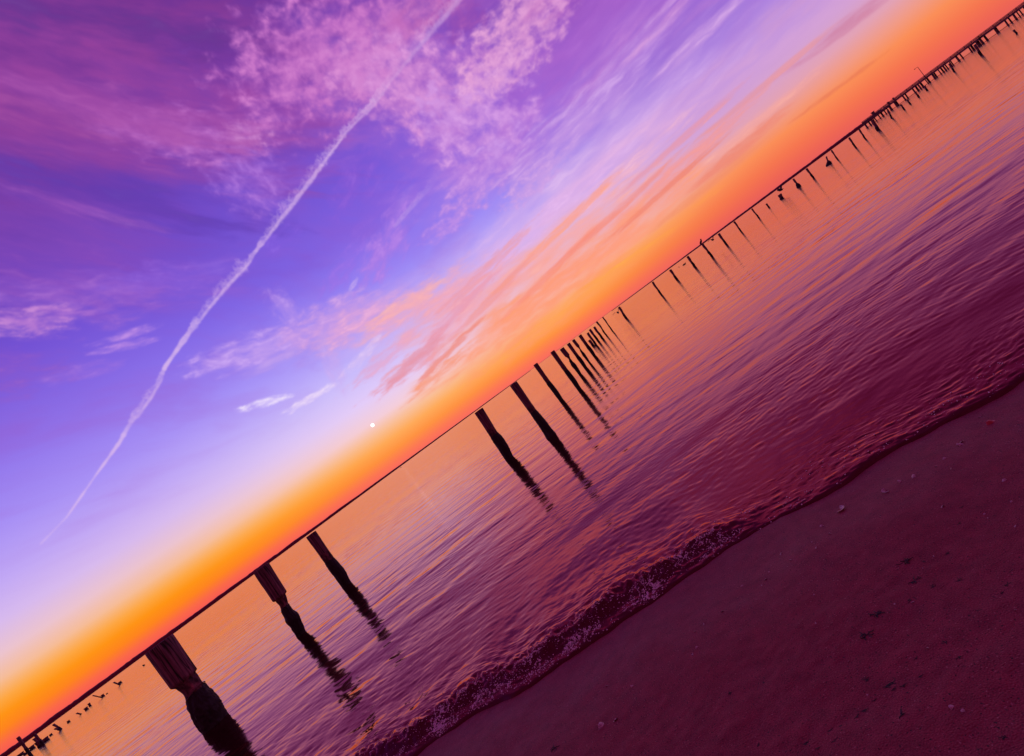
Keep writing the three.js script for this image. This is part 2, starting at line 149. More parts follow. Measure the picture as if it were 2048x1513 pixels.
// noise that repeats after one tile: the same field on a torus, from four shifted copies
function tiled(fn, u, v, n) { const x = u * n, y = v * n, a = u * u * (3 - 2 * u), b = v * v * (3 - 2 * v); const k = Math.sqrt((1 - a) ** 2 + a * a) * Math.sqrt((1 - b) ** 2 + b * b); return (fn(x, y) * (1 - a) * (1 - b) + fn(x - n, y) * a * (1 - b) + fn(x, y - n) * (1 - a) * b + fn(x - n, y - n) * a * b) / k; }
function grid(xs, ys, place) {                          // a sheet of quads; place(i, j, out) gives x, y, z, u, v
  const nx = xs, ny = ys, pos = new Float32Array(nx * ny * 3), uv = new Float32Array(nx * ny * 2), idx = new Uint32Array((nx - 1) * (ny - 1) * 6), o = [0, 0, 0, 0, 0];
  for (let j = 0, n = 0; j < ny; j++) for (let i = 0; i < nx; i++, n++) { place(i, j, o); pos.set([o[0], o[1], o[2]], n * 3); uv[n * 2] = o[3]; uv[n * 2 + 1] = o[4]; }
  for (let j = 0, p = 0; j < ny - 1; j++) for (let i = 0; i < nx - 1; i++, p += 6) { const a = j * nx + i, b = a + 1, c = a + nx, d = c + 1; idx.set([a, b, c, b, d, c], p); }
  const g = new THREE.BufferGeometry(); g.setAttribute('position', new THREE.BufferAttribute(pos, 3)); g.setAttribute('uv', new THREE.BufferAttribute(uv, 2)); g.setIndex(new THREE.BufferAttribute(idx, 1)); g.computeVertexNormals(); return g;
}

// ------------------------------------------------------------------ shoreline, sand, water
const SHORE = [[-60, -9], [-12, -4.2], [-4, -3.1], [-1.44, -2.74], [-0.93, -2.68], [-0.57, -2.58], [-0.11, -2.53], [0.36, -2.51], [0.88, -2.39], [1.24, -2.29], [1.64, -2.27], [3, -2.1], [12, -1.2], [60, 3]];
function shoreZ(x) { let i = 0; while (i < SHORE.length - 2 && SHORE[i + 1][0] < x) i++; const a = SHORE[i], b = SHORE[i + 1]; return lerp(a[1], b[1], clamp((x - a[0]) / (b[0] - a[0]))) + 0.075 * noise(x * 1.7, 4.2) * smooth(9, 4, Math.abs(x)) + 0.022 * noise(x * 4.3, 1.3) + 0.008 * noise(x * 12, 8.7); }
function sandY(x, z) {
  const s = z - shoreZ(x), dry = smooth(0.45, 1.0, s + 0.15 * noise(x * 1.4, z * 1.4));
  const y = (s > 0 ? 0.06 * s : 0.09 * s) + 0.006 * noise(x * 1.3 + 5, z * 1.6) * smooth(0, 0.6, s);
  return Math.max(-1.4, Math.min(y, 1.6)) + (0.25 + 0.75 * dry) * (0.006 * fbm(x * 7, z * 9, 3) + 0.0022 * noise(x * 30, z * 34)) + 0.008 * noise(x * 2.6, z * 3.4 + 2);
}
const sandColour = colourTexture(1024, 1024, (u, v, c) => {
  const n = tiled((x, y) => fbm(x, y, 4, 0.6), u, v, 14), g = tiled((x, y) => noise(x, y), u, v, 230), sp = tiled((x, y) => noise(x, y), u, v, 140), k = 1 + 0.16 * n + 0.2 * g;
  c[0] = 146 * k; c[1] = 62 * k; c[2] = 68 * k;
  if (sp > 0.72) { c[0] = 176; c[1] = 116; c[2] = 108; } else if (sp < -0.66) { c[0] = 70; c[1] = 46; c[2] = 44; }
});
const sandBump = floatTexture(1024, 1024, (u, v) => 0.5 + 0.3 * tiled((x, y) => noise(x, y), u, v, 200) + 0.25 * tiled((x, y) => fbm(x, y, 3), u, v, 40));
const sandRough = floatTexture(512, 512, (u, v) => { const x = lerp(-4, 4, u), z = lerp(-4, 4, v), s = z - shoreZ(x); return clamp(lerp(0.76, 0.95, smooth(0.3, 0.75, s + 0.16 * fbm(x * 2.2, z * 2.2, 3))) + 0.1 * fbm(x * 9, z * 9, 3), 0.25, 1); }, false);
sandRough.channel = 1;
const sandMaterial = new THREE.MeshStandardMaterial({ name: 'wet sand', map: sandColour, bumpMap: sandBump, bumpScale: 0.0028, roughnessMap: sandRough, roughness: 1 });
{
  const spread = (t, near, far) => Math.sign(t) * (near * Math.abs(t) + (far - near) * Math.abs(t) ** 6);
  const NX = 520, NZ = 430;
  const g = grid(NX, NZ, (i, j, o) => { const x = spread((i / (NX - 1)) * 2 - 1, 3.2, 60), z = -1.5 + spread((j / (NZ - 1)) * 2 - 1, 2.2, 46); o[0] = x; o[1] = sandY(x, z); o[2] = z; o[3] = x / 0.8; o[4] = -z / 0.8; });
  const uv1 = new Float32Array(NX * NZ * 2), p = g.attributes.position; for (let k = 0; k < NX * NZ; k++) { uv1[k * 2] = (p.getX(k) + 4) / 8; uv1[k * 2 + 1] = (p.getZ(k) + 4) / 8; }
  g.setAttribute('uv1', new THREE.BufferAttribute(uv1, 2));
  structure(mesh('sand_beach', g, sandMaterial), 'dark wet sand sloping down to the water');
}

const R1 = rng(5), WAVES = [];
for (let i = 0; i < 46; i++) { const L = 0.045 * 5 ** (i / 45) * (0.9 + 0.2 * R1()), a = (R1() + R1() + R1() - 1.5) * 1.7 + 0.12, k = (2 * Math.PI) / L; WAVES.push([k * Math.sin(a), k * Math.cos(a), R1() * 6.283, (0.0100 * (0.6 + 0.8 * R1()) * (L < 0.1 ? 1.1 : 0.6)) / k]); }
const SWELL = []; for (let i = 0; i < 14; i++) { const L = 0.9 * 12 ** (i / 13), a = (R1() - 0.5) * 1.1, k = (2 * Math.PI) / L; SWELL.push([k * Math.sin(a), k * Math.cos(a), R1() * 6.283, 0.0003 / k]); }
function rippled(x, z) {                                // how much the breeze ruffles the water: most close in, calm further out
  const far = -z; return smooth(11.5, 3.5, far + 1.6 * noise(x * 0.16, z * 0.3) - 0.1 * x) * (0.34 + 0.62 * smooth(-0.4, 0.5, noise(x * 0.35 + 8, z * 0.8)));
}
function roller(x, s) {                                 // the little wave that is just toppling on to the sand, left of the middle
  const w = smooth(0.75, 0.0, x + 0.05 * noise(x * 6, 1.5)); if (w <= 0 || s > 2.6) return 0;
  const at = 0.19 + 0.03 * noise(x * 3.2, 2.2), d = s - at, f = d < 0 ? Math.exp(-((d / 0.085) ** 2)) : 0.35 * Math.exp(-((d / 0.3) ** 2)) + 0.65 * Math.exp(-((d / 1.0) ** 2));
  const brk = smooth(0.12, -0.02, d), lump = fbm(x * 13, s * 9, 3) * (0.25 + 0.75 * brk), ridge = brk * (1 - Math.abs(noise(x * 30 + 0.8 * noise(x * 9, s * 9), s * 9))) + 0.6 * (1 - brk);
  return w * f * (0.04 + 0.014 * noise(x * 4.4, 6.1) + 0.018 * lump + 0.02 * (ridge - 0.6));
}
function waterY(x, z) {
  const s = shoreZ(x) - z;
  if (s < 0) return Math.max(-0.3, 1.1 * s);
  const wx = x + 0.25 * noise(x * 0.5, z * 0.6), wz = z + 0.22 * noise(x * 0.45 + 4, z * 0.7);
  let y = 0, r = rippled(x, z) * smooth(0.0, 0.7, s);
  if (r > 0.002) for (const w of WAVES) y += r * w[3] * Math.sin(w[0] * wx + w[1] * wz + w[2]);
  const q = smooth(0.3, 2.5, s); for (const w of SWELL) y += q * w[3] * Math.sin(w[0] * x + w[1] * z + w[2]);
  const wash = smooth(0.75, 0.05, s);                   // broken water washing over the sand
  y += wash * (0.006 * fbm(x * 8, s * 17, 4, 0.6) + 0.0035 * Math.abs(noise(x * 16, s * 34)));
  y += roller(x, s) + 0.012 * (1 - Math.exp(-s / 0.012));
  return y;
}
const NW = 28, BW = []; for (let i = 0; i < NW; i++) { const n = Math.round(17 * 9 ** (i / (NW - 1))), m = Math.round((R1() + R1() - 1) * 1.1 * n); BW.push([m, n, R1() * 6.283, 1 / Math.hypot(m, n)]); }
const TILE = 22, waterBump = floatTexture(1024, 1024, (u, v) => { let y = 0; const a = 0.5 + 0.5 * Math.sin(6.283 * (u + 2 * v)) * Math.sin(6.283 * (2 * u - v) + 1); for (let i = 0; i < NW; i++) { const w = BW[i]; y += w[3] * (0.45 + 0.75 * a) * Math.sin(6.283 * (w[0] * u + w[1] * v) + w[2]); } return 0.5 + y; });
const waterMaterial = new THREE.MeshPhysicalMaterial({ name: 'sea water with tinted reflections', color: new THREE.Color(0.15, 0.025, 0.036), metalness: 0.85, specularColor: new THREE.Color(1, 0.49, 0.52), roughness: 0.105, ior: 1.25, bumpMap: waterBump, bumpScale: 0.0065 * TILE / 6.283 });  // wine-red tint put into part-metallic reflections; plain water would mirror this sky violet
{
  const near = [], far = []; for (let z = 1.95; z < 14; z *= 1.0034) near.push(z); for (let z = 14; z < 9000; z *= 1.022) far.push(z); near.push(14); far.push(9000);
  const sheet = (rows, cols) => grid(cols, rows.length, (i, j, o) => { const d = rows[j], x = ((i / (cols - 1)) * 2 - 1) * 1.55 * d, z = -d; o[0] = x; o[1] = d < 60 ? waterY(x, z) : 0.0; o[2] = z; o[3] = x / TILE; o[4] = z / TILE; });
  const a = sheet(near, 900), b = sheet(far, 300);
  for (const g of [a, b]) { const id = g.index.array; for (let k = 0; k < id.length; k += 3) { const t = id[k + 1]; id[k + 1] = id[k + 2]; id[k + 2] = t; } g.computeVertexNormals(); }
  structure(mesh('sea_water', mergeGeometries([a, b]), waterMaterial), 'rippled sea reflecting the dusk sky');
}
console.log('water done');

// foam: threads of bubbles on the toppling wave and in the wash
{
  const r = rng(41), spots = [];
  for (let k = 0; k < 420000 && spots.length < 44000; k++) {
    const x = lerp(-2.3, 1.9, r()), s = r() * 0.55 + 0.008, z = shoreZ(x) - s, w = smooth(0.6, -0.05, x);
    const n1 = fbm(x * 30 + 1.5 * noise(x * 11, z * 11), z * 12, 3, 0.6), n2 = noise(x * 5.3 + 3, z * 9), on = w * smooth(0.115, 0.01, Math.abs(s - 0.11 - 0.05 * noise(x * 4.1, 3))) * (0.25 + 1.1 * smooth(-0.25, 0.45, noise(x * 2.9, 9))) + 0.03 * smooth(0.4, 0.02, s);
    if (r() < on * (1.0 * smooth(0.17, 0.0, Math.abs(n1)) * smooth(-0.25, 0.35, n2) + 0.05)) spots.push([x, z, lerp(0.0009, 0.0036, r() ** 2.5)]);
  }
  const g = new THREE.IcosahedronGeometry(1, 1), foam = new THREE.InstancedMesh(g, new THREE.MeshPhysicalMaterial({ name: 'foam bubbles', color: new THREE.Color(0.86, 0.72, 0.68), roughness: 0.3 }), spots.length), m = new THREE.Matrix4();
  spots.forEach(([x, z, q], i) => { m.makeScale(q, q * 0.8, q); m.setPosition(x, waterY(x, z) + q * 0.35, z); foam.setMatrixAt(i, m); });
  foam.name = 'wave_foam'; foam.userData = { kind: 'stuff', label: 'thin lacy foam on the small breaking wave' }; scene.add(foam);
}

// ------------------------------------------------------------------ far shores
function shoreStrip(name, label, pts, material, seed) {  // pts: x, z, height; a low bank of scrub with an uneven top, 60 m deep
  const N = 260, top = [], geo = grid(N, 5, (i, j, o) => {
    const t = (i / (N - 1)) * (pts.length - 1), k = Math.min(pts.length - 2, Math.floor(t)), f = t - k, a = pts[k], b = pts[k + 1], x = lerp(a[0], b[0], f), z = lerp(a[1], b[1], f);
    const h = Math.max(0.15, lerp(a[2], b[2], f) * (1 + 0.22 * fbm(i * 0.11 + seed, 3, 4) + 0.1 * noise(i * 0.9, seed))), q = Math.hypot(x, z), bx = x / q, bz = z / q;
    const d = [0, 2, 16, 50, 60][j], y = [-0.5, 0.62 * h, h, 0.9 * h, -0.5][j]; o[0] = x + bx * d; o[1] = y; o[2] = z + bz * d; o[3] = i * 0.2; o[4] = j;
  });
  return structure(mesh(name, geo, material), label);
}
const scrubColour = colourTexture(256, 256, (u, v, c) => { const n = 1 + 0.35 * tiled((x, y) => fbm(x, y, 4), u, v, 9); c[0] = 128 * n; c[1] = 40 * n; c[2] = 58 * n; });
const farScrub = new THREE.MeshStandardMaterial({ name: 'rust red shore scrub', map: scrubColour, roughness: 1, side: THREE.DoubleSide });
shoreStrip('far_shore', 'low dark red wooded shore along the horizon on the left', [[-2000, -900, 12], [-1250, -1130, 10], [-1050, -1180, 9.4], [-850, -1250, 8.4], [-640, -1320, 7.2], [-440, -1400, 5], [-250, -1480, 3.2], [-60, -1600, 2], [60, -1750, 0.7]], farScrub, 2);
shoreStrip('far_bank', 'low purple bank along the horizon behind the right piles', [[240, -1150, 0.8], [340, -1100, 1.8], [440, -1060, 2.8], [520, -1010, 3.4], [600, -990, 4.2], [680, -975, 5.2], [725, -965, 5.6], [760, -962, 5.4], [780, -960, 0.3]], farScrub, 60);

// ------------------------------------------------------------------ timber piles
const grain = (u, v) => { const a = tiled((x, y) => fbm(x * 3.2, y * 0.16, 4, 0.6), u, v, 12), k = tiled((x, y) => noise(x * 2.2, y * 0.1), u, v, 12); return clamp(0.55 + 0.4 * a - 0.45 * smooth(0.12, 0.0, Math.abs(k))); };
const woodBump = floatTexture(512, 512, grain);
const woodColour = colourTexture(512, 512, (u, v, c) => { const g = grain(u, v), p = tiled((x, y) => fbm(x, y, 3), u, v, 5), k = 0.2 + 1.25 * g + 0.25 * p; c[0] = 146 * k; c[1] = 98 * k; c[2] = 104 * k; });
const crustBump = floatTexture(256, 256, (u, v) => 0.5 + 0.5 * tiled((x, y) => fbm(x, y, 4, 0.6), u, v, 14));
const bandColour = colourTexture(256, 256, (u, v, c) => { const n = tiled((x, y) => fbm(x, y, 4, 0.65), u, v, 12), k = 0.9 + 0.9 * n; c[0] = 118 * k; c[1] = 74 * k; c[2] = 76 * k; });
const M = {
  wood: new THREE.MeshStandardMaterial({ name: 'weathered timber', map: woodColour, bumpMap: woodBump, bumpScale: 0.012, roughness: 0.85 }),
  band: new THREE.MeshStandardMaterial({ name: 'barnacles on bare wood', map: bandColour, bumpMap: crustBump, bumpScale: 0.012, roughness: 0.9 }),
  crust: new THREE.MeshStandardMaterial({ name: 'black mussels and weed', color: new THREE.Color(0.017, 0.009, 0.01), bumpMap: crustBump, bumpScale: 0.02, roughness: 0.7 }),
  rope: new THREE.MeshStandardMaterial({ name: 'rusty wire', color: new THREE.Color(0.16, 0.07, 0.06), roughness: 0.7 }),
};
// one length of a pile between heights y1 (top) and y0, radius(t, angle) with t 0 at the top; closed at both ends
function stave(y1, y0, radius, seg, rings, shift = () => 0, hem = () => 0) {
  const pos = [], uv = [], idx = [];
  for (let j = 0; j <= rings; j++) for (let i = 0; i <= seg; i++) {
    const t = j / rings, a = ((i % seg) / seg) * 2 * Math.PI, y = lerp(y1, y0, t) + hem(a) * t * t, r = radius(t, a, y);
    pos.push(r * Math.cos(a) + shift(y), y, r * Math.sin(a)); uv.push((i / seg) * 0.9, y * 0.9);
  }
  for (let j = 0; j < rings; j++) for (let i = 0; i < seg; i++) { const a = j * (seg + 1) + i, b = a + seg + 1; idx.push(a, a + 1, b, a + 1, b + 1, b); }
  for (const [j, flip] of [[0, 0], [rings, 1]]) {         // caps
    const c = pos.length / 3, y = lerp(y1, y0, j / rings); pos.push(shift(y), flip ? y : y + 0.004, 0); uv.push(0.5, y);
    for (let i = 0; i <= seg; i++) { const k = (j * (seg + 1) + i) * 3; pos.push(pos[k], pos[k + 1], pos[k + 2]); uv.push(0.5 + pos[k], pos[k + 2]); }
    for (let i = 0; i < seg; i++) flip ? idx.push(c, c + 1 + i, c + 2 + i) : idx.push(c, c + 2 + i, c + 1 + i);
  }
  const g = new THREE.BufferGeometry(); g.setAttribute('position', new THREE.Float32BufferAttribute(pos, 3)); g.setAttribute('uv', new THREE.Float32BufferAttribute(uv, 2)); g.setIndex(idx); g.computeVertexNormals(); return g;
}
const tween = (stops, t) => { let i = 0; while (i < stops.length - 2 && stops[i + 1][0] < t) i++; const a = stops[i], b = stops[i + 1]; return lerp(a[1], b[1], smooth(a[0], b[0], t)); };
// head/band/crust: where they end, as shares of the height above water; sections: [share, half width share]; off: [share, sideways share]
const KINDS = {
  stripped: { head: 0.44, band: 0.6, sections: [[0, 1], [0.44, 0.97], [0.455, 0.74], [0.56, 0.66], [0.62, 0.72], [0.72, 0.88], [0.85, 0.96], [0.95, 0.92], [1.3, 0.9]], off: [[0, 0], [0.44, 0], [0.56, 0.14], [0.75, 0.06], [1, -0.05]], hem: 0.07, wire: true },
  waisted: { head: 0.44, band: 0.58, sections: [[0, 1], [0.44, 0.94], [0.455, 0.66], [0.56, 0.5], [0.66, 0.58], [0.75, 0.78], [0.86, 0.66], [1, 0.56], [1.3, 0.56]], off: [[0, 0], [0.5, 0.08], [0.62, -0.1], [0.8, 0.02], [1, -0.1]], hem: 0.05 },
  straight: { head: 0.36, band: 0.5, sections: [[0, 1], [0.36, 0.92], [0.5, 0.9], [0.62, 1.0], [0.8, 0.98], [1, 0.84], [1.3, 0.8]], off: [[0, 0], [0.5, -0.06], [0.75, 0.08], [1, -0.08]], hem: 0.02 },
  flared: { head: 0.42, band: 0.52, sections: [[0, 1], [0.42, 0.9], [0.52, 0.86], [0.65, 1.0], [0.88, 1.12], [1, 1.3], [1.3, 1.3]], off: [[0, 0], [0.5, -0.08], [0.8, 0.04], [1, 0]], hem: 0.02 },
  necked: { head: 0.3, band: 0.42, sections: [[0, 1], [0.3, 1.0], [0.315, 0.7], [0.4, 0.42], [0.5, 0.6], [0.64, 0.9], [0.8, 0.76], [1, 0.6], [1.3, 0.6]], off: [[0, 0], [0.36, 0.2], [0.5, -0.06], [0.8, 0], [1, -0.1]], hem: 0.03 },
};
function bigPile(x, z, top, r, kind, label, seed, lean = 0) {
  const K = KINDS[kind], p = thing('timber_pile', label, 'pile', x, 0, z, 'old timber piles standing in the water');
  const seg = r > 0.09 ? 72 : 40, share = (y) => 1 - y / top, off = (y) => tween(K.off, clamp(share(y), 0, 1)) * r + lean * clamp(y / top);
  const crack = (a, y, n) => noise(Math.cos(a) * n + seed * 3.1 + 0.25 * y, Math.sin(a) * n + y * 0.35 + seed);
  const wood = (t, a, y) => r * tween(K.sections, share(y)) * (1 + 0.035 * noise(Math.cos(a) * 1.5 + seed, Math.sin(a) * 1.5 + y) - 0.075 * smooth(0.09, 0, Math.abs(crack(a, y, 3.1))) - 0.05 * smooth(0.12, 0, Math.abs(crack(a, y + 7, 6.7))) + 0.025 * crack(a, y * 3 + 3, 9) - 0.02 * smooth(0.03, 0, t));
  const yHead = top * (1 - K.head), yBand = top * (1 - K.band);
  mesh('timber_head', stave(top, yHead, wood, seg, 26, off, (a) => top * K.hem * (0.6 * Math.cos(a + 2.2) + 0.8 * noise(Math.cos(a) * 3 + seed, Math.sin(a) * 3))), M.wood, p);
  const lump = (amp, n) => (t, a, y) => r * tween(K.sections, Math.max(share(y), K.head + 0.016)) * (1 + amp * fbm(Math.cos(a) * n + seed, Math.sin(a) * n + y * n / 0.16 * 0.35, 3) );
  mesh('barnacle_band', stave(yHead + top * 0.1, yBand, (t, a, y) => Math.min(lump(0.14, 2.2)(t, a, y), share(y) < K.head ? wood(0.5, a, y) * 0.86 : 9), seg, 18, off, (a) => top * 0.02 * noise(Math.cos(a) * 2 + seed, Math.sin(a) * 2)), M.band, p);
  mesh('weed_crust', stave(yBand + top * 0.035, -0.45, (t, a, y) => lump(0.2, 3.4)(t, a, y) * (1.03 - 0.25 * smooth(0.06, 0, t)) + r * 0.07 * Math.max(0, noise(a * 7 + seed, y * 22)), seg, 40, off, () => 0), M.crust, p);
  if (K.wire) {
    const y = top * 0.385, pts = []; for (let i = 0; i <= 40; i++) { const a = (i / 40) * 2 * Math.PI; pts.push(new THREE.Vector3(off(y) + r * 0.79 * Math.cos(a), y + 0.045 * Math.cos(a - 0.3), r * 0.79 * Math.sin(a))); }
    mesh('wire_loop', new THREE.TubeGeometry(new THREE.CatmullRomCurve3(pts, true), 60, 0.006, 6, true), M.rope, p);
  }
  return p;
}
bigPile(-5.16, -6.7, 1.15, 0.161, 'stripped', 'thickest and nearest timber pile, wired around its stripped waist, far left', 1, 0.01);
bigPile(-4.74, -8.5, 1.16, 0.121, 'waisted', 'second pile from the left, broad head on a thin eroded waist', 2, 0.09);
bigPile(-4.51, -10.16, 1.12, 0.098, 'straight', 'third pile from the left, slanted top and pale band', 3, 0.01);
bigPile(-0.96, -11.19, 1.12, 0.097, 'straight', 'stout pile with a flat top standing alone right of the moon glitter', 4, 0.06);
bigPile(-0.05, -10.05, 1.14, 0.072, 'flared', 'cracked pile flaring at the waterline with a broken reflection', 5, 0.01);
bigPile(0.72, -15.54, 1.21, 0.066, 'straight', 'slender pile just left of the dense cluster, poking above the horizon', 6, 0.01);
bigPile(1.23, -14.79, 1.21, 0.062, 'straight', 'tall pile at the near left end of the dense cluster', 7, 0.01);
bigPile(1.98, -19.89, 1.12, 0.082, 'necked', 'pile with a chunky square head over a pinched neck in the cluster', 8, 0.01);
bigPile(2.42, -21.24, 1.12, 0.069, 'straight', 'pile with a pink band right behind the pinched neck pile', 9, 0.01);
bigPile(2.86, -22.97, 1.12, 0.064, 'necked', 'thin necked pile in the middle of the cluster', 10, 0.01);
bigPile(3.4, -24.52, 1.11, 0.074, 'straight', 'broad headed pile right of the thin necked one in the cluster', 11, 0.01);
// smaller ones further out
function farPile(x, z, top, r, label, seed, lean = 0, foot = 0, name = 'timber_pile', group = 'old timber piles standing in the water') {
  const fat = 0.75 + 0.5 * rng(seed * 7)(), p = thing(name, label, name === 'timber_pile' ? 'pile' : 'stake', x, 0, z, group), shift = (y) => lean * clamp(y / top) + 0.03 * noise(seed, y * 2), cut = top * (0.38 + 0.16 * noise(seed * 1.7, 2.3));
  const R = (y) => { const t = 1 - y / top; return r * (1 - 0.16 * smooth(0.3, 0.5, t) + 0.3 * (fat - 0.75) * smooth(0.5, 0.7, t)) + foot * smooth(0.5, 0.12, y); };
  mesh('timber_head', stave(top, cut, (t, a, y) => R(y) * (1 + 0.14 * noise(Math.cos(a) * 1.4 + seed, Math.sin(a) * 1.4 + y * 4)), 16, 10, shift, (a) => 0.05 * top * noise(Math.cos(a) + seed, Math.sin(a))), M.wood, p);
  mesh('weed_crust', stave(cut + top * 0.06, -0.4, (t, a, y) => R(y) * (1.06 + 0.22 * noise(Math.cos(a) * 1.8 - seed, Math.sin(a) * 1.8 + y * 7)) * (1 - 0.3 * smooth(0.1, 0, t)), 16, 10, shift), M.crust, p);
  return p;
}
[
  [5.16, -34.08, 0.93, 0.073, 'lower pile with a ragged foot at the right of the cluster', 0.05], [5.5, -37.42, 0.47, 0.099, 'short pointed stump low in the water amid the cluster', 0],
  [6.29, -39.63, 1, 0.086, 'left one of the two touching piles at the cluster end', 0.01], [6.59, -39.38, 0.96, 0.084, 'right one of the two touching piles at the cluster end', 0.01],
  [6.9, -39.09, 1.15, 0.061, 'slim pile just right of the two touching piles', 0.01], [7.28, -38.49, 1.15, 0.047, 'thinnest pile, second right of the two touching piles', 0.03],
  [9.82, -44.31, 1.04, 0.091, 'single pile in the gap right of the cluster', 0.06], [11.84, -40.12, 1.07, 0.075, 'first pile after the wide gap, thin and straight', 0.03],
  [16.22, -48.75, 1, 0.105, 'second pile after the wide gap', 0.03], [17.06, -46.03, 1.05, 0.099, 'third pile after the wide gap', 0.03], [16.99, -41.9, 1.11, 0.084, 'fourth pile after the wide gap, a bird perched on it', -0.03],
  [19.69, -44.94, 1.03, 0.096, 'fifth pile after the wide gap, thick and dark', 0.01], [23.06, -48.85, 1.07, 0.076, 'sixth pile after the wide gap', 0.02], [27.41, -53.65, 1.05, 0.071, 'seventh pile after the wide gap, next to the low stump', -0.01],
  [33.73, -62.94, 0.54, 0.095, 'low stump in the gap right of the seventh pile', 0], [33.32, -59.22, 0.54, 0.199, 'squat round stump with a gull flying just above', 0.09],
  [33.83, -56.45, 1, 0.095, 'pile with a bulging lump on its left side, right of the squat stump', 0.01, 0.1], [33.22, -52.82, 1.05, 0.095, 'pile right of the lumpy one, thick at the waterline', -0.02],
  [37.98, -57.18, 0.84, 0.072, 'leaning pile on a broad lumpy foot', 0.26, 0.2], [37.92, -55.64, 1.05, 0.069, 'thin pile right of the leaning one', 0.05], [37.01, -51.46, 1.02, 0.08, 'second pile left of the pier end', 0.05], [40.43, -54.51, 1.07, 0.075, 'pile next to the left end of the pier', 0.07],
  [40.68, -52.91, 1.07, 0.141, 'stout dark pile in front of the left end of the pier', 0.11], [46.7, -58.38, 0.95, 0.089, 'bent pile before the pier, right of the stout one', 0.17], [47.58, -57.56, 0.64, 0.077, 'short pile before the pier, third from its left end', 0],
  [52.37, -62.3, 0.59, 0.083, 'short pile before the pier, left of the lamp mast', 0.03], [56.77, -66.03, 0.72, 0.095, 'pile before the pier, left below the lamp mast', 0], [59.7, -67.97, 0.61, 0.105, 'thick short pile before the pier, right below the lamp mast', 0.06],
  [59.16, -63.23, 1.03, 0.097, 'tall pile before the pier, well right of the lamp mast', 0.08], [49.51, -49.98, 1.07, 0.107, 'biggest pile before the right stretch of the pier', 0.08], [41.44, -39, 0.33, 0.062, 'stub at the far right edge below the pier', -0.04],
].forEach(([x, z, top, r, label, lean, foot], i) => farPile(x, z, top, r, label, i + 20, lean, foot ?? 0));

// broken stakes of an old groyne, far left
[
  [-55.63, -64.27, 0.69, 0.089, 'leaning stake at the right end of the broken groyne', -0.43], [-61.6, -71.35, 0.26, 0.208, 'round lump beside the rightmost leaning stake', 0],
  [-59.02, -65.33, 0.88, 0.077, 'long thin stake leaning far to the left in the groyne', -0.77], [-61.37, -68.12, 0.29, 0.169, 'small lump at the foot of the long thin stake', 0], [-60.54, -67.79, 0.09, 0.117, 'tiny dark dot of a post top right of the long thin stake', 0],
  [-57.5, -61.33, 0.31, 0.192, 'squat post left of the long thin stake', 0], [-64.06, -68.91, 0.39, 0.144, 'small notched post right of the squat post', 0.07], [-58.8, -61.88, 0.39, 0.103, 'short slanting stake in the middle of the groyne', -0.38], [-63.66, -65.22, 0.24, 0.157, 'low flat post left of the short slanting stake', 0],
  [-58.75, -59.13, 0.93, 0.116, 'taller slanting stake of the crossed pair', -0.38], [-56.95, -57.19, 0.51, 0.102, 'shorter slanting stake of the crossed pair', -0.38], [-65.85, -64.92, 0.21, 0.158, 'low knob left of the crossed pair', 0],
  [-52.59, -50.82, 1.26, 0.113, 'upright stake in the thick clump of stakes', -0.09], [-54.17, -52.26, 0.96, 0.126, 'leaning stake in the thick clump of stakes', -0.31], [-55.78, -54.37, 0.38, 0.254, 'broad stump right of the thick clump of stakes', 0], [-53.69, -51.66, 0.57, 0.277, 'dark mass at the foot of the thick clump of stakes', 0],
  [-50.38, -47.38, 1.85, 0.124, 'tall post rising above the far shore at the left edge', 0.01], [-67.91, -64.44, 0.4, 0.266, 'square stump between the tall post and the clump', 0], [-67.36, -62.97, 0.21, 0.199, 'low stump behind the tall post', 0], [-82.56, -76.67, 0.36, 0.42, 'wide low stump at the left corner', 0],
].forEach(([x, z, top, r, label, lean], i) => farPile(x, z, top, r, label, i + 80, lean, 0, 'broken_stake', 'stakes of the broken groyne'));

